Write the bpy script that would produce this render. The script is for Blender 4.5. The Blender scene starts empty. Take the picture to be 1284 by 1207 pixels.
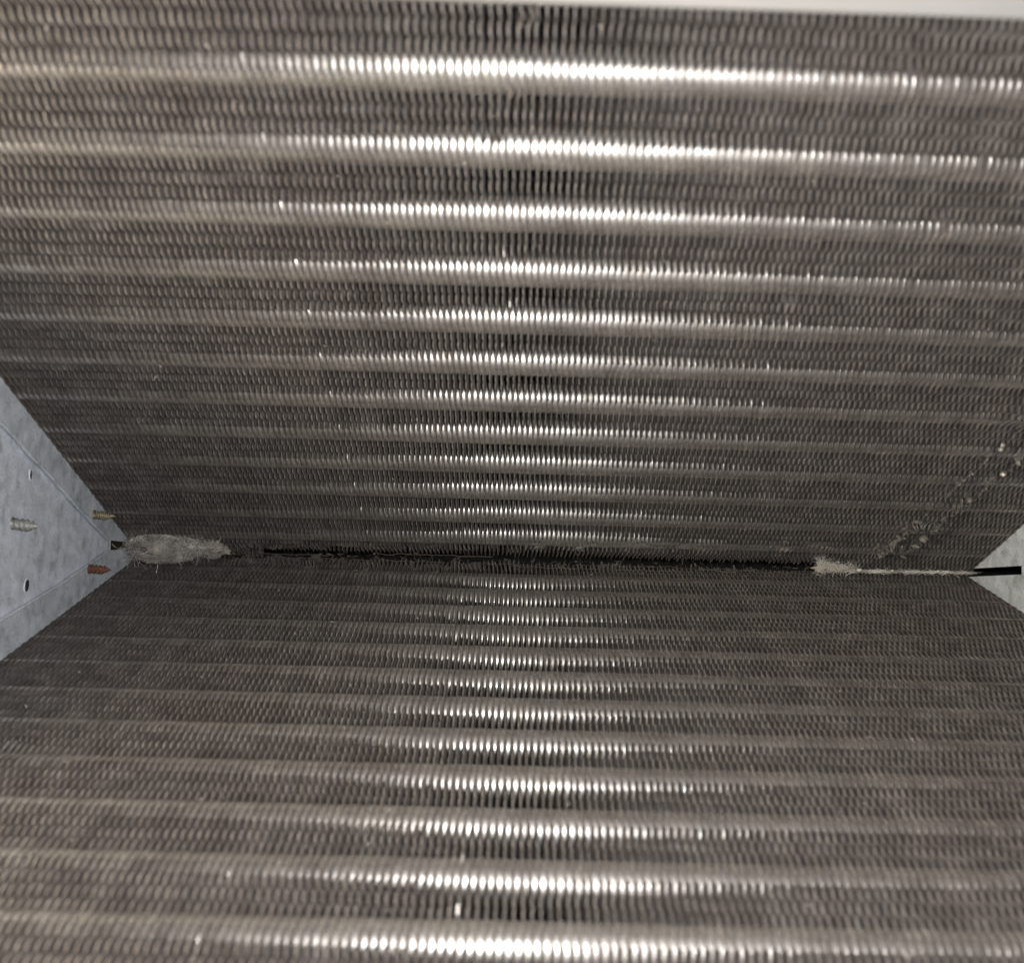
import bpy, math, random
import numpy as np
from mathutils import Vector, Matrix, noise
random.seed(7)
S = bpy.context.scene
C = S.collection

# ------------------------------------------------------------------ camera (1 unit = 1 inch)
CAM = Vector((-0.5949, -21.23452, -1.14326))
PITCH, ROLL, YAW, FPX = 0.13078, -0.02445, -0.0089, 1343.9
R3 = Matrix.Rotation(YAW, 3, 'Z') @ Matrix.Rotation(PITCH, 3, 'X') @ Matrix.Rotation(ROLL, 3, 'Y')
right, fwd, up = R3.col[0], R3.col[1], R3.col[2]
cd = bpy.data.cameras.new('camera')
cam = bpy.data.objects.new('camera', cd); C.objects.link(cam)
m = Matrix((right, up, -fwd)).transposed().to_4x4(); m.translation = CAM
cam.matrix_world = m
cd.sensor_width = 36; cd.sensor_fit = 'HORIZONTAL'
cd.lens = FPX / 1284 * 36
cd.clip_start = 0.1; cd.clip_end = 200
cd.dof.use_dof = True; cd.dof.focus_distance = 19.5; cd.dof.aperture_fstop = 0.0377 / 0.105
S.camera = cam

# ------------------------------------------------------------------ world and lamps
W = bpy.data.worlds.new('World'); S.world = W; W.use_nodes = True
W.node_tree.nodes['Background'].inputs[0].default_value = (0.80, 0.82, 1.0, 1)
W.node_tree.nodes['Background'].inputs[1].default_value = 0.03
S.view_settings.view_transform = 'Standard'; S.view_settings.look = 'None'
S.view_settings.exposure = 0; S.view_settings.gamma = 1

def lamp(name, loc, target, size, power, col, shape='DISK'):
    l = bpy.data.lights.new(name, 'AREA'); l.shape = shape; l.size = size; l.energy = power; l.color = col
    o = bpy.data.objects.new(name, l); C.objects.link(o)
    o.location = loc; o.rotation_euler = (Vector(target) - Vector(loc)).to_track_quat('-Z', 'Y').to_euler()
    return o
FLASH = CAM + right * 0.75 + up * 0.25 + fwd * 1.2
lamp('torch_light', FLASH, (0.9, 0, 0.1), 0.30, 1850, (1.0, 0.985, 0.975))
lamp('room_light', (-9.6, -17.2, 0.2), (-3, -10, 0), 3.5, 2600, (1.0, 0.88, 0.68))
lamp('right_fill_light', (17.0, -21.0, 1.0), (-6, -2, 0), 8.0, 1000, (0.93, 0.95, 1.0))  # added cool fill from an unseen source, brightens the left end plate

AL = 0.31913; CA, SA = math.cos(AL), math.sin(AL)
XL, XR = -7.695, 8.652
NF = 197; FP = (XR - XL) / NF

def ray(px, py):
    return (fwd + right * ((px - 642) / FPX) + up * (-(py - 603.5) / FPX)).normalized()
def on_x(px, py, x):
    d = ray(px, py); return CAM + d * ((x - CAM.x) / d.x)
def on_y(px, py, y):
    d = ray(px, py); return CAM + d * ((y - CAM.y) / d.y)
def on_face(px, py, s, h=0.0):
    """pixel -> point on a coil face; returns world point, x and w"""
    n = Vector((0, SA, s * CA)); d = ray(px, py)
    P = CAM + d * ((h - n.dot(CAM)) / n.dot(d))
    return P, P.x, P.dot(Vector((0, -CA, s * SA)))
def wh(x, w, h, s):
    return Vector((x, -w * CA + h * SA, s * (w * SA + h * CA)))

# ------------------------------------------------------------------ materials
def mat(name):
    mt = bpy.data.materials.new(name); mt.use_nodes = True
    nt = mt.node_tree; b = nt.nodes['Principled BSDF']
    return mt, nt, b
def N(nt, t, **k):
    n = nt.nodes.new(t)
    for a, v in k.items(): setattr(n, a, v)
    return n
def ramp(nt, src, stops):
    r = N(nt, 'ShaderNodeValToRGB'); cr = r.color_ramp
    while len(cr.elements) < len(stops): cr.elements.new(0.5)
    for e, (p, c) in zip(cr.elements, stops):
        e.position = p; e.color = c if len(c) == 4 else (*c, 1)
    nt.links.new(src, r.inputs[0]); return r.outputs[0]
def noise_tex(nt, scale, detail=4, rough=0.6, coord='Object', stretch=None):
    tc = N(nt, 'ShaderNodeTexCoord'); src = tc.outputs[coord]
    if stretch:
        mp = N(nt, 'ShaderNodeMapping'); mp.inputs['Scale'].default_value = stretch
        nt.links.new(src, mp.inputs[0]); src = mp.outputs[0]
    n = N(nt, 'ShaderNodeTexNoise'); n.inputs['Scale'].default_value = scale
    n.inputs['Detail'].default_value = detail; n.inputs['Roughness'].default_value = rough
    nt.links.new(src, n.inputs['Vector']); return n.outputs['Fac']
def mixc(nt, fac, a, b, mode='MIX'):
    mx = N(nt, 'ShaderNodeMix', data_type='RGBA', blend_type=mode)
    for sock, v in ((mx.inputs[0], fac), (mx.inputs[6], a), (mx.inputs[7], b)):
        if isinstance(v, (int, float)): sock.default_value = v
        elif isinstance(v, tuple): sock.default_value = (*v, 1) if len(v) == 3 else v
        else: nt.links.new(v, sock)
    return mx.outputs[2]
def bump(nt, b, src, strength, dist):
    bp = N(nt, 'ShaderNodeBump'); bp.inputs['Strength'].default_value = strength; bp.inputs['Distance'].default_value = dist
    nt.links.new(src, bp.inputs['Height']); nt.links.new(bp.outputs[0], b.inputs['Normal'])

def world_noise(nt, scale, detail=4, stretch=None):
    g = N(nt, 'ShaderNodeNewGeometry'); src = g.outputs['Position']
    if stretch:
        mp = N(nt, 'ShaderNodeMapping'); mp.inputs['Scale'].default_value = stretch
        nt.links.new(src, mp.inputs[0]); src = mp.outputs[0]
    n = N(nt, 'ShaderNodeTexNoise'); n.inputs['Scale'].default_value = scale; n.inputs['Detail'].default_value = detail
    nt.links.new(src, n.inputs['Vector']); return n

# fins: dull aluminium with a brownish dust film, each fin a little different
M_fin, nt, b = mat('dusty_fin_aluminium')
nz = world_noise(nt, 3.2, 5, (1, 1.6, 1.6))
nh = world_noise(nt, 1.1, 3)
c1 = ramp(nt, nz.outputs['Fac'], [(0.30, (0.105, 0.095, 0.090)), (0.52, (0.155, 0.143, 0.136)), (0.74, (0.23, 0.216, 0.207))])
hue = ramp(nt, nh.outputs['Fac'], [(0.34, (0.94, 0.90, 0.89)), (0.5, (1.0, 0.975, 0.97)), (0.66, (1.04, 1.03, 1.02))])
c2 = mixc(nt, 1.0, c1, hue, 'MULTIPLY')
oi = N(nt, 'ShaderNodeObjectInfo')
ro = ramp(nt, oi.outputs['Random'], [(0.0, (0.88, 0.87, 0.865)), (0.5, (1, 1, 1)), (1.0, (1.08, 1.07, 1.05))])
c3 = mixc(nt, 1.0, c2, ro, 'MULTIPLY')
nt.links.new(c3, b.inputs['Base Color'])
b.inputs['Metallic'].default_value = 0.25
b.inputs['Roughness'].default_value = 0.62

# tube collars: brighter aluminium, thin dust
M_tube, nt, b = mat('tube_collar_aluminium')
nz = world_noise(nt, 5.0, 5, (1.3, 1, 1))
nd = world_noise(nt, 0.9, 3)
c1 = ramp(nt, nz.outputs['Fac'], [(0.30, (0.42, 0.395, 0.37)), (0.55, (0.67, 0.653, 0.637)), (0.8, (0.79, 0.78, 0.765))])
hue = ramp(nt, nd.outputs['Fac'], [(0.36, (0.84, 0.82, 0.80)), (0.5, (1, 0.985, 0.96)), (0.66, (1.05, 1.035, 0.99))])
nt.links.new(mixc(nt, 1.0, c1, hue, 'MULTIPLY'), b.inputs['Base Color'])
rr = ramp(nt, nz.outputs['Fac'], [(0.3, (0.54,) * 3), (0.7, (0.42,) * 3)])
nt.links.new(rr, b.inputs['Roughness'])
b.inputs['Metallic'].default_value = 0.95
b.inputs['Coat Weight'].default_value = 0.38; b.inputs['Coat Roughness'].default_value = 0.13

# galvanised sheet
def galv(name, tint, lo=0.30, hi=0.50, rough=0.5):
    mt, nt, b = mat(name)
    g = N(nt, 'ShaderNodeNewGeometry')
    v = N(nt, 'ShaderNodeTexVoronoi'); v.inputs['Scale'].default_value = 7.0; v.inputs['Randomness'].default_value = 1
    n0 = world_noise(nt, 2.5, 3)
    mx = mixc(nt, 0.12, g.outputs['Position'], n0.outputs['Color']); nt.links.new(mx, v.inputs['Vector'])
    sp = ramp(nt, v.outputs['Color'], [(0.0, (lo * .93,) * 3), (1.0, (hi,) * 3)])
    n1 = world_noise(nt, 3.6, 9); n2 = world_noise(nt, 26, 4)
    st = ramp(nt, n1.outputs['Fac'], [(0.30, (0.62, 0.64, 0.62)), (0.46, (0.92, 0.94, 0.97)), (0.66, (1.1, 1.1, 1.12))])
    fs = ramp(nt, n2.outputs['Fac'], [(0.28, (0.55, 0.53, 0.52)), (0.42, (1, 1, 1)), (0.68, (1.0, 1.0, 1.0)), (0.78, (1.25, 1.25, 1.25))])
    c = mixc(nt, 1.0, mixc(nt, 1.0, mixc(nt, 1.0, sp, st, 'MULTIPLY'), fs, 'MULTIPLY'), tint, 'MULTIPLY')
    nt.links.new(c, b.inputs['Base Color'])
    n3 = world_noise(nt, 5, 3, (1, 0.7, 26)); n4 = world_noise(nt, 4, 3, (1, 22, 1.2))
    sc = ramp(nt, n3.outputs['Fac'], [(0.60, (1, 1, 1)), (0.72, (1.18, 1.18, 1.18))]); sd = ramp(nt, n4.outputs['Fac'], [(0.28, (0.82, 0.82, 0.81)), (0.36, (1, 1, 1))])
    nt.links.new(mixc(nt, 1.0, mixc(nt, 1.0, c, sc, 'MULTIPLY'), sd, 'MULTIPLY'), b.inputs['Base Color'])
    b.inputs['Metallic'].default_value = 0.1; b.inputs['Roughness'].default_value = rough
    bump(nt, b, n2.outputs['Fac'], 0.25, 0.01)
    return mt
M_plate = galv('galvanised_plate', (0.90, 0.94, 1.01), 0.80, 0.92)
M_flange = galv('galvanised_flange', (0.83, 0.88, 0.91), 0.70, 0.86)

def simple(name, col, rough=0.7, metal=0.0, var=0.25, scale=8):
    mt, nt, b = mat(name)
    n = world_noise(nt, scale, 5)
    d = tuple(c * (1 - var) for c in col); l = tuple(min(1, c * (1 + var)) for c in col)
    nt.links.new(ramp(nt, n.outputs['Fac'], [(0.3, d), (0.7, l)]), b.inputs['Base Color'])
    b.inputs['Roughness'].default_value = rough; b.inputs['Metallic'].default_value = metal
    return mt
M_dark = simple('black_liner', (0.006, 0.006, 0.006), 0.9)
M_white = simple('cream_paint', (0.33, 0.32, 0.31), 0.55, 0, 0.03, 1.5)
M_rust = simple('rusty_steel', (0.15, 0.065, 0.04), 0.8, 0.2, 0.6, 30)
M_zinc = simple('dull_zinc', (0.36, 0.355, 0.33), 0.55, 0.5, 0.35, 25)
M_brass = simple('tarnished_zinc', (0.30, 0.25, 0.16), 0.5, 0.5, 0.6, 14)
M_lint = simple('grey_brown_lint', (0.235, 0.21, 0.185), 0.95, 0, 0.5, 6)
M_fibre = simple('pale_fibre', (0.53, 0.505, 0.465), 0.8, 0, 0.35, 3)
M_darkfibre = simple('dark_fibre', (0.11, 0.09, 0.075), 0.8, 0, 0.4, 3)
M_grime = simple('dark_grime', (0.07, 0.06, 0.052), 0.9, 0, 0.4, 9)
M_crush = simple('crushed_aluminium', (0.33, 0.31, 0.29), 0.46, 0.65, 0.4, 12)
M_pale = simple('white_debris', (0.55, 0.51, 0.45), 0.8, 0, 0.15, 9)
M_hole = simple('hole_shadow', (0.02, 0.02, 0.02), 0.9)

# ------------------------------------------------------------------ object helpers
def mesh(name, V, F, mt, smooth=False):
    me = bpy.data.meshes.new(name); me.from_pydata([tuple(v) for v in V], [], F); me.update()
    me.materials.append(mt)
    if smooth: me.polygons.foreach_set('use_smooth', [True] * len(me.polygons))
    return me
def link(name, data, parent=None, loc=None, label=None, kind=None):
    o = bpy.data.objects.new(name, data); C.objects.link(o)
    if parent: o.parent = parent
    if loc is not None: o.location = loc
    if label: o['label'] = label
    if kind: o['kind'] = kind
    return o
def thing(name, label, cat, loc=(0, 0, 0), group=None):
    o = link(name, None, None, loc, label); o['category'] = cat
    o.empty_display_size = 0.5
    if group: o['group'] = group
    return o

# ------------------------------------------------------------------ coils
RT = 0.235            # collar radius
HT = 0.262            # depth of the front tube axis behind the face
PER = 0.225         # ripple period of the fin edge
W0 = {1: 0.97, -1: 0.66}
PT = 1.029
WS = {1: 0.02, -1: -0.08}
WE = 15.6
H2 = 1.95
TILT = math.radians(3.5)

def tri(t):           # soft triangular wave
    return math.asin(0.85 * math.sin(2 * math.pi * t)) / math.asin(0.85)
def edge_h(w, s, ph):
    t = ((w - W0[s]) / PT) % 1.0; d = min(t, 1 - t)          # distance to the nearest tube
    k = min(1, max(0, (d - 0.06) / 0.14)); k = k * k * (3 - 2 * k)
    h = 0.006 * (1 - k) + (0.005 + 0.016 * k) * tri((t - 0.5) / PER + 0.25 + ph)
    return h
def fin_geo(s, var, dents_glints=(), closed=False, amp=1.0):
    rnd = random.Random(100 * var + (s > 0))
    ws = WS[s] + (0 if closed else rnd.uniform(-.10, .10))
    nW = int((WE - ws) * 18)
    ph = rnd.uniform(-0.04, 0.04)
    T = 0.0055
    cols = []
    for i in range(nW + 1):
        w = ws + (WE - ws) * i / nW
        e = edge_h(w, s, ph) * amp + rnd.uniform(-.003, .003)
        t = ((w - W0[s]) / PT) % 1.0; d = min(t, 1 - t); kk = min(1, max(0, (d - 0.17) / 0.12))
        xr = 0.007 * math.sin(2 * math.pi * (t - .5) / PER) + rnd.uniform(-.0015, .0015)
        xd = 0.026 * kk * tri((t - .5) / (PER * 1.0) + .1)
        xb = 0.0
        if s > 0 and w < 0.72 and not closed: e += 0.26 * (0.72 - w)
        for (dw, rad, dx, dh) in dents_glints:
            q = math.exp(-((w - dw) / rad) ** 2)
            xb += dx * q; e += dh * q
        cols.append((w, e, xr, xb, xd))
    V = []; F = []
    layers = [(0, 1.0), (0.02, 1.0), (0.05, 0.7), (0.16, .15), (0.6, 0), (H2, 0)]
    nl = len(layers)
    for (w, e, xr, xb, xd) in cols:
        for j, (dh, k) in enumerate(layers):
            h = e + dh if j < 3 else dh
            x = xr * (1.0 if j < 3 else 0.6) + xb * k + xd * (0, .1, .3, 1, 1, 0)[j]
            tk = (0.0080, 0.0078, 0.005, 0.004, 0.004, 0.004)[j]           # folded, dust-laden front lip
            V.append(wh(x - tk, w, h, s)); V.append(wh(x + tk, w, h, s))
    st = 2 * nl
    for i in range(nW):
        a = i * st; c = a + st
        for j in range(nl - 1):
            F.append((a + 2 * j, a + 2 * j + 2, c + 2 * j + 2, c + 2 * j))
            F.append((a + 2 * j + 1, c + 2 * j + 1, c + 2 * j + 3, a + 2 * j + 3))
        F.append((a, c, c + 1, a + 1))
    F.append(tuple([2 * j for j in range(nl)] + [2 * j + 1 for j in reversed(range(nl))]))
    me = mesh('fin', V, F, M_fin)
    sh = [d for d in dents_glints if d[3] < -.035]
    if sh:                                               # bright metal on rubbed edges, and on spots imitating rear-tube glints
        me.materials.append(M_tube); per = 2 * (nl - 1) + 1
        mi = [0] * len(me.polygons)
        for i in range(nW):
            w = cols[i][0]
            if any(abs(w - d[0]) < max(.03, d[1] * .8) for d in sh):
                for q in (0, 1, 2, 3, per - 1): mi[i * per + q] = 1
        me.polygons.foreach_set('material_index', mi)
    return me

def tube_geo(seg, rings, r0, name='tube'):
    """expanded collars strung along x, one convex bead per fin gap"""
    V = []; F = []
    amp = math.tan(math.radians(11)) * FP / 4
    rnd = random.Random(seg)
    prof = []
    for f in range(NF):
        dr = rnd.uniform(-0.004, 0.003)
        for k in range(rings):
            t = k / (rings - 1) * 0.98 + 0.01
            u = (t - 0.5) * 2
            prof.append((XL + (f + t) * FP, r0 + dr + amp * (1 - u * u) - math.tan(TILT) * (t - .5) * FP))
    for (x, r) in prof:
        for i in range(seg):
            a = 2 * math.pi * i / seg
            V.append((x, r * math.cos(a), r * math.sin(a)))
    for k in range(len(prof) - 1):
        for i in range(seg):
            j = (i + 1) % seg
            F.append((k * seg + i, k * seg + j, (k + 1) * seg + j, (k + 1) * seg + i))
    return mesh(name, V, F, M_tube, True)
tube_front = tube_geo(26, 6, RT)
tube_rear = tube_geo(14, 4, RT - .01)

coil = {1: thing('evaporator_coil', 'upper finned aluminium coil slab, sloping up from the dark seam towards the cream panel', 'coil', (0, 0, 0.0), 'finned coil slabs meeting in an A'),
        -1: thing('evaporator_coil', 'lower finned aluminium coil slab, below the dark seam down to the photo bottom', 'coil', (0, 0, 0.0), 'finned coil slabs meeting in an A')}

# knocked-over fins, and made-up bright spots for tube glints: (pixel, side, width in x, radius in w, dx, dh)
DENT_GLINT = []
def add_dent_glint(px, py, s, nx, rad, dx, dh):
    _, x, w = on_face(px, py, s); DENT_GLINT.append((s, x, w, nx * FP, rad, dx, dh))
TRACK = []
for (pa, pb) in (((1100, 694), (1284, 528)), ((1134, 690), (1284, 566)), ((1262, 690), (1300, 645))):   # parallel creases low on the right
    _, xa, wa = on_face(*pa, 1); _, xb_, wb = on_face(*pb, 1); TRACK.append((xa, wa, xb_, wb))
for (px, py, s, nx, rad, dx, dh) in [(1140, 660, 1, 2.2, .16, .10, -.10), (1166, 658, 1, 1.8, .14, -.09, -.08), (1110, 686, 1, 2.2, .16, .09, -.09),
        (1137, 685, 1, 1.5, .12, -.08, -.05), (1194, 634, 1, 2, .15, .08, -.05), (612, 178, 1, 1.3, .12, .055, .03), (658, 20, 1, 1.2, .10, .05, -.02),
        (1145, 100, 1, 1.0, .2, .04, .02), (1180, 285, 1, 1.5, .2, .04, .03), (990, 384, 1, 1.2, .1, .05, .02), (640, 118, 1, 1.0, .07, .05, -.03),
        (15, 935, -1, 2.4, .2, .06, -.06), (30, 1080, -1, 1.5, .1, .05, -.03), (1284, 520, 1, 3, .25, .08, -.06),
        (858, 706, -1, 1.6, .2, .09, -.12), (620, 704, -1, 2.2, .2, -.07, -.1), (985, 708, -1, 2, .2, .07, -.09),
        (632, 318, 1, 1.5, .032, .0, -.045), (643, 380, 1, 1.3, .03, .0, -.045), (630, 433, 1, 1.5, .035, .0, -.045), (628, 480, 1, 1.2, .035, .0, -.045),  # upper slab: torch glints of the rear tubes, put in as bright spots
        (578, 1014, -1, 1.5, .03, .0, -.045), (576, 1141, -1, 1.1, .03, .0, -.045), (580, 1075, -1, .8, .03, 0, -.045),  # the same painted glints on the lower slab
        (1000, 650, 1, 1.2, .1, .04, 0), (420, 690, 1, 2, .2, .06, .05), (300, 700, 1, 2, .3, .07, .05), (350, 704, -1, 2, .15, -.05, -.05)]:
    add_dent_glint(px, py, s, nx, rad, dx, dh)
for k in range(110):
    add_dent_glint(random.uniform(260, 1060), random.uniform(700, 712), -1, random.uniform(.8, 2.5), random.uniform(.06, .16), random.uniform(-.07, .07), random.uniform(-.08, .02))
    add_dent_glint(random.uniform(260, 1060), random.uniform(684, 692), 1, random.uniform(.8, 2.5), random.uniform(.06, .16), random.uniform(-.07, .07), random.uniform(-.04, .08))
for s in (1, -1):
    variants = [fin_geo(s, v, (), c) for c in (False, True) for v in range(9)]
    for i in range(NF + 1):
        x = XL + i * FP
        ds = []
        for (sd, dx0, dw, nx, rad, dx, dh) in DENT_GLINT:
            if sd == s:
                q = math.exp(-((x - dx0) / nx) ** 2)
                if q > 0.15: ds.append((dw, rad, dx * q, dh * q))
        if s > 0:
            for (xa, wa, xb_, wb) in TRACK:
                if x > xa - .05:
                    f = (x - xa) / (xb_ - xa); g = random.uniform(.35, 1) * (1 - .35 * min(1, f))
                    ds.append((wa + (wb - wa) * f + random.gauss(0, .03), random.uniform(.10, .18), random.uniform(.09, .17) * g, -.06 * g))
                    ds.append((wa + (wb - wa) * f - .30, .13, 0, .26 * g))
        cl = i < 30 or i > 168; fl = i < 3 or i > NF - 3
        me = fin_geo(s, 20 + i, ds, cl, .4 if fl else 1) if ds or fl else variants[random.randrange(9) + 9 * cl]
        o = link('fin', me, coil[s], (x + random.gauss(0, .0022), random.gauss(0, .004), 0))
        if ds and any(abs(d[3]) > .06 for d in ds): o['label'] = 'bent thin aluminium fin'
    for k in range(0, 14):
        w = W0[s] + k * PT
        if w < WS[s] + 0.3: continue
        o = link('tube', tube_front, coil[s], wh(0, w, HT, s)); o.rotation_euler.x = random.uniform(0, 6.28)
    for k in range(-1, 14):
        w = W0[s] + (k + 0.5) * PT
        if w < WS[s] + 0.3: continue
        o = link('tube', tube_rear, coil[s], wh(0, w, HT + 0.866, s)); o.rotation_euler.x = random.uniform(0, 6.28)

def flap(V, F, p, along, across, L, Wd, curl):
    """a torn or folded-over scrap of fin: a small curled sheet"""
    n0 = len(V); nrm = along.cross(across).normalized(); nu, nv = 5, 3
    for i in range(nu + 1):
        u = i / nu - .5
        for j in range(nv + 1):
            v = j / nv - .5
            V.append(p + along * (u * L) + across * (v * Wd * (1 - .5 * abs(u))) + nrm * (curl * Wd * math.sin(v * 3 + u * 2) + .15 * Wd * math.sin(u * 9)))
    for i in range(nu):
        for j in range(nv):
            a = n0 + i * (nv + 1) + j; F.append((a, a + 1, a + nv + 2, a + nv + 1))
rf = random.Random(21)
V = []; F = []
for q, (xa, wa, xb_, wb) in enumerate(TRACK):
    d3 = (wh(xb_, wb, 0, 1) - wh(xa, wa, 0, 1)).normalized(); n3 = Vector((0, SA, CA))
    f = 0.0
    while f < 1.05:
        x = xa + (xb_ - xa) * f; w = wa + (wb - wa) * f
        big = 1.0 if f < .35 else .6
        if x < XR - .05 and rf.random() < (.9 if f < .4 else .75):
            al = (d3 + Vector((rf.gauss(0, .35), rf.gauss(0, .3), rf.gauss(0, .3)))).normalized()
            ac = (Vector((rf.uniform(-.6, .2), -SA * .2, 0)) + Vector((0, -CA, SA)) * rf.uniform(.3, 1) + n3 * rf.gauss(0, .4)).normalized()
            flap(V, F, wh(x, w + rf.gauss(0, .05), -.085, 1), al, ac, rf.uniform(.12, .28) * big, rf.uniform(.07, .17) * big, rf.uniform(.1, .5))
        f += rf.uniform(.018, .04)
link('crushed_fin_edges', mesh('crushed_fin_edges', V, F, M_crush, True), coil[1], label='two creases of crushed shiny fin edges low on the right', kind='stuff')
for s in (1, -1):
    V = []; F = []
    for k in range(26):
        px = rf.uniform(270, 1040); py = 694 + (px - 280) * .025 + (0 if s > 0 else 14) + rf.gauss(0, 2.5)
        P, x, w = on_face(px, min(py, 712) if s > 0 else max(py, 708), s, -.02)
        al = Vector((rf.gauss(0, 1), rf.gauss(0, .5), rf.gauss(0, .5))).normalized(); ac = al.cross(Vector((rf.gauss(0, .4), 1, rf.gauss(0, .4)))).normalized()
        flap(V, F, P, al, ac, rf.uniform(.03, .12), rf.uniform(.012, .03), rf.uniform(.1, .6))
    link('torn_fin_edges', mesh('torn_fin_edges', V, F, M_grime, True), coil[s], label='ragged torn fin edges along the seam', kind='stuff')

# ------------------------------------------------------------------ sheet metal at the two ends
def prism_x(P, x0, x1):
    """closed polygon (y,z) extruded between x0 and x1"""
    n = len(P); V = [(x0, y, z) for y, z in P] + [(x1, y, z) for y, z in P]
    F = [tuple(range(n)), tuple(range(2 * n - 1, n - 1, -1))] + [(i, i + n, (i + 1) % n + n, (i + 1) % n) for i in range(n)]
    return V, F
def yz(px, py, x):
    p = on_x(px, py, x); return (p.y, p.z)
def extend(a, b, k):
    return (a[0] + (b[0] - a[0]) * k, a[1] + (b[1] - a[1]) * k)

def poly_strip(px_pts, s, x, xb, parent, label):
    P = [yz(px, py, x) for px, py in px_pts]
    V, F = prism_x(P, x, xb)
    return link('tube_sheet', mesh('tube_sheet', V, F, M_flange), parent, label=label)
xl = XL - .015
def rolled_edge(px_pts, x, parent):
    """turned-over lip along the inner edge of an end strip"""
    P = [on_x(px, py, x) for px, py in px_pts]; Q = []
    for a_, b_ in zip(P, P[1:]):
        for k in range(8): Q.append(a_.lerp(b_, k / 8) + Vector((.006 * noise.noise(Vector((k, a_.y, 0))), 0, .012 * noise.noise(a_ * 3 + Vector((k, 0, 0))))))
    Q.append(P[-1]); V = []; F = []; n = 8
    for i, q in enumerate(Q):
        t = (Q[min(i + 1, len(Q) - 1)] - Q[max(i - 1, 0)]).normalized(); u = Vector((1, 0, 0)); v = t.cross(u)
        for k in range(n):
            a_ = 2 * math.pi * k / n; V.append(q + u * (.030 * math.cos(a_)) + v * (.024 * math.sin(a_)))
    for i in range(len(Q) - 1):
        for k in range(n):
            j = (k + 1) % n; F.append((i * n + k, i * n + j, i * n + n + j, i * n + n + k))
    return link('rolled_edge', mesh('rolled_edge', V, F, M_flange, True), parent)
rolled_edge([(-60, 468), (0, 529), (22, 551), (40, 573), (62, 595), (100, 639), (137, 677)], xl - .02, coil[1])
rolled_edge([(-60, 812), (0, 778), (80, 730), (137, 690)], xl - .02, coil[-1])
# inner edges as seen in the photograph, then back behind the fins; the far ends run on out of the frame
poly_strip([(-150, 388), (-60, 468), (0, 529), (22, 551), (40, 573), (62, 595), (100, 639), (137, 677), (156, 679), (190, 676), (160, 600), (60, 380), (-100, 180)],
           1, xl, xl - .045, coil[1], 'grey galvanised end strip of the upper slab at left')
poly_strip([(-150, 867), (-60, 812), (0, 778), (80, 730), (137, 690), (157, 688), (190, 700), (140, 790), (0, 910), (-100, 1010)],
           -1, xl, xl - .045, coil[-1], 'grey galvanised end strip of the lower slab at left')
xr = XR + .015
poly_strip([(1500, 700), (1282, 709), (1213, 713), (1200, 700), (1260, 620), (1500, 400)],
           1, xr, xr + .045, coil[1], 'grey galvanised end strip of the upper slab at right')
poly_strip([(1500, 713), (1282, 720), (1213, 723), (1200, 732), (1250, 800), (1500, 1000)],
           -1, xr, xr + .045, coil[-1], 'grey galvanised end strip of the lower slab at right')

def plate_with_holes(pts, x0, x1, holes, mt):
    import bmesh
    bm = bmesh.new()
    P = [yz(px, py, x0) for px, py in pts]
    V, F = prism_x(P, x0, x1)
    vs = [bm.verts.new(v) for v in V]
    for f in F: bm.faces.new([vs[i] for i in f])
    me = bpy.data.meshes.new('sheet'); bm.to_mesh(me); bm.free(); me.materials.append(mt)
    return me
xp = XL - .105
LP = thing('end_plate', 'triangular galvanised plate closing the left end, with screws and two holes', 'plate', (xp, 0, 0), 'end plates')
me = plate_with_holes([(139, 676), (124, 640), (50, 560), (0, 505), (-200, 300), (-500, 250), (-500, 1100), (-200, 950), (0, 795), (110, 726), (138, 700)], xp, xp - .05, [], M_plate)
o = link('sheet', me, LP); o.matrix_parent_inverse = Matrix.Translation((-xp, 0, 0))
xq = XR + .085
RP = thing('end_plate', 'galvanised plate at the right end, just entering the frame beside the black slot', 'plate', (xq, 0, 0), 'end plates')
me = plate_with_holes([(1281, 708), (1281, 722), (1500, 850), (1500, 600)], xq, xq + .05, [], M_plate)
o = link('sheet', me, RP); o.matrix_parent_inverse = Matrix.Translation((-xq, 0, 0))

def ring_disc(name, p, rad, elong, mt, parent, px, depth=0.004, tilt=0):
    """punched hole: dark recessed ellipse with a raised burr on one side"""
    V = []; F = []; n = 20
    for lay, (k, dx) in enumerate([(1.25, 0.0), (1.12, .014), (1.0, .012), (0.93, .003), (0.0, .003)]):
        for i in range(n if k else 1):
            a = 2 * math.pi * i / n
            yy, zz = math.cos(a) * rad * k * elong, math.sin(a) * rad * k
            V.append((dx, yy * math.cos(tilt) - zz * math.sin(tilt), yy * math.sin(tilt) + zz * math.cos(tilt)))
    for l in range(3):
        for i in range(n):
            j = (i + 1) % n; F.append((l * n + i, l * n + j, (l + 1) * n + j, (l + 1) * n + i))
    c = 4 * n
    for i in range(n): F.append((3 * n + i, 3 * n + (i + 1) % n, c))
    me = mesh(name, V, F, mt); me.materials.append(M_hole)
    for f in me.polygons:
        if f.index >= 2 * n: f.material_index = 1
    o = link(name, me, parent); o.matrix_parent_inverse = Matrix.Translation((-px, 0, 0)); o.location = p
    return o
ring_disc('hole', on_x(38, 595, xp), .075, 0.5, M_plate, LP, xp, tilt=.2)['label'] = 'small dark punched hole near the upper strip'
ring_disc('hole', on_x(33, 734, xp), .095, 0.75, M_plate, LP, xp, tilt=-.2)['label'] = 'small round punched hole near the lower strip'

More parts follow.
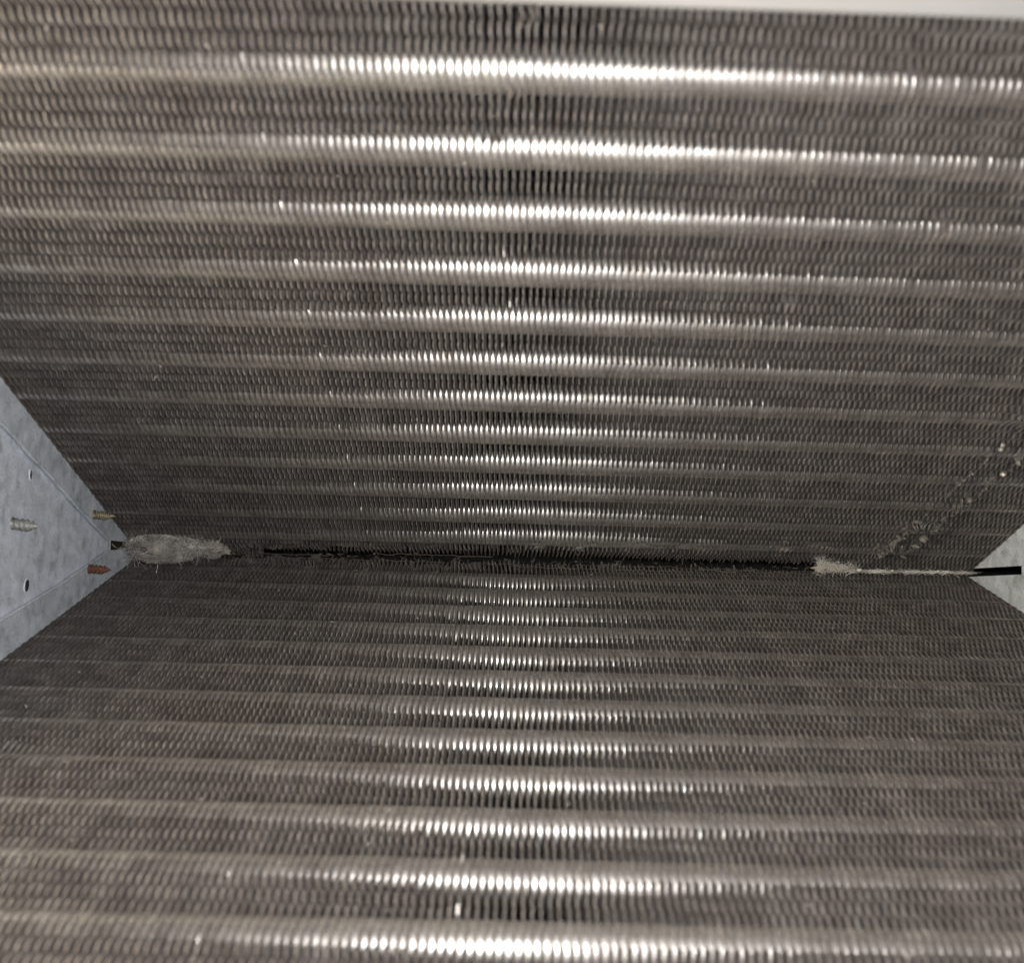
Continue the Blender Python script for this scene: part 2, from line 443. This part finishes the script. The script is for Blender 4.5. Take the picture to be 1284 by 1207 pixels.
def screw_geo(L, r, turns, mt, seed):
    """tip of a sheet-metal screw sticking out along +x: tapered shank with a helical thread"""
    rnd = random.Random(seed); V = []; F = []; seg = 18; n = 60
    for k in range(n + 1):
        t = k / n; x = t * L
        core = r * 0.72 * (1 if t < .68 else max(0.03, 1 - (t - .68) / .32 * .97))
        for i in range(seg):
            a = 2 * math.pi * i / seg
            ph = (t * turns - i / seg) % 1.0
            th = max(0, 1 - abs(ph - .5) / .28)
            rr = core + th * r * 0.36 * (1 if t < .66 else max(0, (1 - (t - .66) / .30))) + rnd.uniform(-1, 1) * r * .03
            V.append((x, rr * math.cos(a), rr * math.sin(a)))
    for k in range(n):
        for i in range(seg):
            j = (i + 1) % seg; F.append((k * seg + i, k * seg + j, (k + 1) * seg + j, (k + 1) * seg + i))
    F.append(tuple(range(n * seg, n * seg + seg)))
    return mesh('screw', V, F, mt, True)
def screw(px, py, xbase, L, r, turns, mt, parent, lab, seed, rot=(0, 0, 0), xo=0):
    o = link('screw', screw_geo(L, r, turns, mt, seed), parent, label=lab)
    o.matrix_parent_inverse = Matrix.Translation((-xo, 0, 0))
    o.location = on_x(px, py, xbase); o.rotation_euler = rot
    b = ring_disc('burr', on_x(px, py, xbase), r * .95, 1.0, mt, parent, xo)        # metal pushed up round the screw
    return o
screw(16, 656, xp, .42, .085, 5.2, M_zinc, LP, 'dull grey screw tip in the middle of the plate', 1, (0, .10, -.08), xp)
screw(118, 645, xl, .38, .074, 5.5, M_brass, coil[1], 'tarnished screw tip through the upper strip', 2, (0, .06, 0))
screw(112, 713, xl, .38, .078, 5.5, M_rust, coil[-1], 'rusty screw tip through the lower strip', 3, (0, .03, .0))

# ------------------------------------------------------------------ cream panel crossing the top right corner
Y0 = -14.2
a = on_y(0, -17, Y0); bb = on_y(1284, 27.5, Y0)
dx = (bb - a); a2 = a - dx * .6; b2 = bb + dx * .6
import bmesh
bm = bmesh.new()
sec = [(0, 0.02), (-.02, 0.005), (-.05, 0), (-.42, 0), (-.46, .012), (-.48, .05), (-.48, 3.0), (0, 3.0)]
ring = []
for p in (a2, b2):
    ring.append([bm.verts.new((p.x, p.y + q[0] - .0, p.z + q[1])) for q in sec])
n = len(sec)
for i in range(n): bm.faces.new((ring[0][i], ring[0][(i + 1) % n], ring[1][(i + 1) % n], ring[1][i]))
bm.faces.new(ring[0]); bm.faces.new(ring[1][::-1]); bmesh.ops.recalc_face_normals(bm, faces=bm.faces)
me = bpy.data.meshes.new('cabinet_panel'); bm.to_mesh(me); bm.free(); me.materials.append(M_white)
o = link('cabinet_panel', me, label='cream painted panel edge across the top right, in front of the upper coil slab'); o['category'] = 'panel'

# ------------------------------------------------------------------ dark housing behind the coil (open towards the camera)
V = []; F = []
def quad(a, b, c, d):
    n = len(V); V.extend([a, b, c, d]); F.append((n, n + 1, n + 2, n + 3))
X0, X1, YB, YF, Z0, Z1 = XL - 3, XR + 3, 5, -17, -9, 9
quad((X0, YB, Z0), (X1, YB, Z0), (X1, YB, Z1), (X0, YB, Z1))
quad((X0, YF, Z0), (X0, YB, Z0), (X0, YB, Z1), (X0, YF, Z1))
quad((X1, YF, Z0), (X1, YB, Z0), (X1, YB, Z1), (X1, YF, Z1))
quad((X0, YF, Z0), (X1, YF, Z0), (X1, YB, Z0), (X0, YB, Z0))
quad((X0, YF, Z1), (X1, YF, Z1), (X1, YB, Z1), (X0, YB, Z1))
link('wall', mesh('wall', V, F, M_dark), kind='structure')

# ------------------------------------------------------------------ lint
def fibre(V, F, pts, r):
    base = len(V); n = len(pts)
    for i, p in enumerate(pts):
        t = (pts[min(i + 1, n - 1)] - pts[max(i - 1, 0)])
        t = t.normalized() if t.length > 1e-6 else Vector((1, 0, 0))
        u = t.cross(Vector((0, 0.3, 1))); u = u.normalized() if u.length > 1e-4 else Vector((0, 1, 0))
        v = t.cross(u); rr = r * (1 if 0 < i < n - 1 else .4)
        for k in range(3):
            a = 2.094 * k; V.append(p + u * (rr * math.cos(a)) + v * (rr * math.sin(a)))
    for i in range(n - 1):
        for k in range(3):
            j = (k + 1) % 3; F.append((base + i * 3 + k, base + i * 3 + j, base + i * 3 + 3 + j, base + i * 3 + 3 + k))
def strand(p, d, L, curl, steps=8, rnd=random):
    pts = [p.copy()]; d = d.normalized(); cv = Vector((rnd.gauss(0, 1), rnd.gauss(0, 1), rnd.gauss(0, 1))) * curl
    for _ in range(steps):
        d = (d + cv / steps + Vector((rnd.gauss(0, 1), rnd.gauss(0, 1), rnd.gauss(0, 1))) * curl * .12).normalized()
        p = p + d * (L / steps); pts.append(p.copy())
    return pts
def blob(rad, seed, f=2.2, amp=.35, sub=40):
    V = []; F = []; nu, nv = sub, sub // 2
    for j in range(nv + 1):
        th = math.pi * j / nv
        for i in range(nu):
            ph = 2 * math.pi * i / nu
            d = Vector((math.cos(th), math.sin(th) * math.cos(ph), math.sin(th) * math.sin(ph)))
            q = 1 + amp * noise.noise(d * f + Vector((seed, 0, 0))) + amp * .5 * noise.noise(d * f * 2.7 + Vector((0, seed, 0))) + amp * .25 * noise.noise(d * f * 7 + Vector((0, 0, seed)))
            V.append(Vector((d.x * rad[0], d.y * rad[1], d.z * rad[2])) * q)
    for j in range(nv):
        for i in range(nu):
            k = (i + 1) % nu; F.append((j * nu + i, j * nu + k, (j + 1) * nu + k, (j + 1) * nu + i))
    return V, F
def apex(px, py, back=0.0):
    return on_y(px, py, -0.75 + back)

# left wad: an oval nest of felted fluff with a tail
c0 = apex(205, 687); rnd = random.Random(5)
LW = thing('lint_clump', 'fluffy grey brown wad of lint caught in the seam beside the left end plate', 'lint', c0)
V, F = blob((.66, .30, .27), 3.1); me = mesh('felt', V, F, M_lint, True)
link('felt', me, LW)
V, F = blob((.45, .2, .17), 8.2, 2.5, .5); V = [v + Vector((.72, .10, .02)) * 1 for v in V]
link('tail', mesh('tail', V, F, M_lint, True), LW)
V, F = blob((.065, .05, .05), 4.4, 2, .5, 16); V = [v + Vector((.60, -.26, .02)) for v in V]
link('crumb', mesh('crumb', V, F, M_pale, True), LW, label='pale crumb stuck on the wad')
V, F = blob((.035, .03, .03), 1.4, 2, .5, 12); V = [v + Vector((-.55, -.2, .12)) for v in V]
link('crumb', mesh('crumb', V, F, M_pale, True), LW)
for mt_, cnt in ((M_fibre, 1500), (M_darkfibre, 700)):
    V = []; F = []
    for k in range(cnt):
        if rnd.random() < .30:                          # swirled round the oval
            a = rnd.uniform(0, 6.28); q = rnd.uniform(.55, 1.04)
            pts = []; L = rnd.uniform(.4, 1.4); yy = -rnd.uniform(.12, .36) * math.sqrt(max(.05, 1.1 - q * q))
            for i in range(9):
                b_ = a + L * i / 8
                pts.append(Vector((.68 * q * math.cos(b_), yy - .02 * math.sin(i), .29 * q * math.sin(b_))) + Vector((rnd.gauss(0, .008), 0, rnd.gauss(0, .008))))
        else:
            t = rnd.random(); p = Vector((-.6 + 1.5 * t, rnd.uniform(-.32, .0), rnd.gauss(0, .12) * (1.1 - .75 * t)))
            pts = strand(p, Vector((rnd.uniform(.4, 1) * rnd.choice((1, 1, -1)), rnd.gauss(0, .25), rnd.gauss(0, .35))), rnd.uniform(.08, .35), 1.3, 7, rnd)
        fibre(V, F, pts, rnd.uniform(.0012, .0032))
    link('fibre', mesh('fibre', V, F, mt_), LW, kind='stuff')
V = []; F = []
for k in range(26):
    p = Vector((rnd.uniform(-.75, 1.1), rnd.uniform(-.3, -.05), rnd.choice((-1, 1)) * rnd.uniform(.14, .28)))
    fibre(V, F, strand(p, Vector((rnd.gauss(0, .7), -.2, p.z * 4)), rnd.uniform(.06, .2), 1.6, 7, rnd), .0014)
fibre(V, F, [Vector((0, -.3, -.32 - .03 * i)) + Vector((.008 * math.sin(i), 0, 0)) for i in range(8)], .007)
link('stray_hair', mesh('stray_hair', V, F, M_fibre), LW, kind='stuff')

# right wad: a small peaked tuft running out to a thin line of lint
c1 = apex(1045, 712)
RW = thing('lint_tuft', 'small pointed tuft of lint in the right half of the seam', 'lint', c1)
V, F = blob((.42, .12, .13), 6.3, 2.4, .5)
V = [Vector((v.x, v.y, v.z * (1.35 - .9 * (v.x + .42)) - .06 * v.x)) for v in V]
link('felt', mesh('felt', V, F, M_lint, True), RW)
V = []; F = []
for k in range(800):
    t = rnd.random() ** 1.4; p = Vector((-.42 + .95 * t, rnd.uniform(-.2, .0), rnd.gauss(.03, .09) * (1.2 - t)))
    fibre(V, F, strand(p, Vector((rnd.uniform(-1, 1), rnd.gauss(0, .3), rnd.gauss(0, .4))), rnd.uniform(.05, .22), 1.6, 7, rnd), rnd.uniform(.001, .003))
for k in range(24):
    fibre(V, F, strand(Vector((-.33 + rnd.gauss(0, .05), -.12, .1)), Vector((-.25 + rnd.gauss(0, .25), -.1, 1)), rnd.uniform(.12, .3), .7, 7, rnd), .0014)
link('fibre', mesh('fibre', V, F, M_fibre), RW, kind='stuff')
RW.scale = (.78, .8, .72)

a, b_ = apex(1068, 716), apex(1218, 718)
TR = thing('lint_trail', 'thin pale line of lint along the seam up to the right end plate', 'lint', a)
V = []; F = []
for k in range(420):
    t = rnd.random(); p = (b_ - a) * t + Vector((0, rnd.uniform(-.12, 0), rnd.gauss(0, .014)))
    fibre(V, F, strand(p, Vector((rnd.choice((-1, 1)), rnd.gauss(0, .15), rnd.gauss(0, .06))), rnd.uniform(.06, .25), .32, 6, rnd), rnd.uniform(.001, .0035))
link('fibre', mesh('fibre', V, F, M_fibre), TR, kind='stuff')
for (t, sz) in ((.05, .03), (.32, .015), (.7, .018)):
    V, F = blob((sz * 1.6, sz, sz), t * 9, 2, .5, 14); V = [v + (b_ - a) * t + Vector((0, -.12, .02)) for v in V]
    link('crumb', mesh('crumb', V, F, M_pale, True), TR)

# dark shreds and threads along the seam
SH = thing('seam_threads', 'ragged dark threads strung along the black seam between the two slabs', 'threads', apex(600, 702))
V = []; F = []; o0 = apex(600, 702)
def seam_y(px): return 691 + (px - 280) * (716 - 691) / 760 + 2
for (x0_, x1_, dy, r) in ((470, 618, -6, .006), (300, 420, -1, .005), (360, 560, 3, .004), (640, 870, 5, .005), (870, 1010, 2, .007), (610, 660, 3, .006), (720, 960, 0, .0035), (280, 330, 2, .006)):
    pts = []; nst = 40
    for i in range(nst + 1):
        px = x0_ + (x1_ - x0_) * i / nst
        pts.append(apex(px, seam_y(px) + dy + 2.2 * noise.noise(Vector((px * .04, dy, 0))) + rnd.gauss(0, .35)) - o0 + Vector((0, rnd.uniform(-.03, .03), 0)))
    fibre(V, F, pts, r)
for k in range(220):
    px = rnd.uniform(265, 1030); p = apex(px, seam_y(px) + rnd.gauss(0, 5)) - o0 + Vector((0, rnd.uniform(-.2, .3), 0))
    fibre(V, F, strand(p, Vector((rnd.gauss(0, 1), rnd.gauss(0, .4), rnd.gauss(0, .7))), rnd.uniform(.04, .2), 1.5, 6, rnd), rnd.uniform(.0015, .0035))
link('thread', mesh('thread', V, F, M_darkfibre), SH, kind='stuff')
V = []; F = []
for k in range(46):
    px = rnd.choice((rnd.uniform(285, 640), rnd.uniform(640, 1020))); sz = rnd.uniform(.008, .022)
    v_, f_ = blob((sz * rnd.uniform(1, 3.5), sz, sz * .7), rnd.uniform(0, 30), 2.5, .7, 12); n0 = len(V)
    q = apex(px, seam_y(px) + rnd.gauss(-1, 4)) - o0 + Vector((0, rnd.uniform(0, .3), 0))
    V += [v + q for v in v_]; F += [tuple(i + n0 for i in f) for f in f_]
link('dirt', mesh('dirt', V, F, M_grime, True), SH, kind='stuff')

# dust specks and short hairs resting on the fin edges
V = []; F = []
for k in range(300):
    s = rnd.choice((1, -1)); P, x, w = on_face(rnd.uniform(0, 1284), rnd.uniform(30, 690) if s > 0 else rnd.uniform(725, 1200), s, -0.05)
    if not (XL < x < XR): continue
    fibre(V, F, strand(P, Vector((rnd.gauss(0, 1), rnd.gauss(0, .5), rnd.gauss(0, 1))), rnd.uniform(.01, .07), 1.2, 4, rnd), rnd.uniform(.001, .003))
o = link('dust', mesh('dust', V, F, M_fibre), label='fine dust and short hairs lying on the fin edges', kind='stuff')
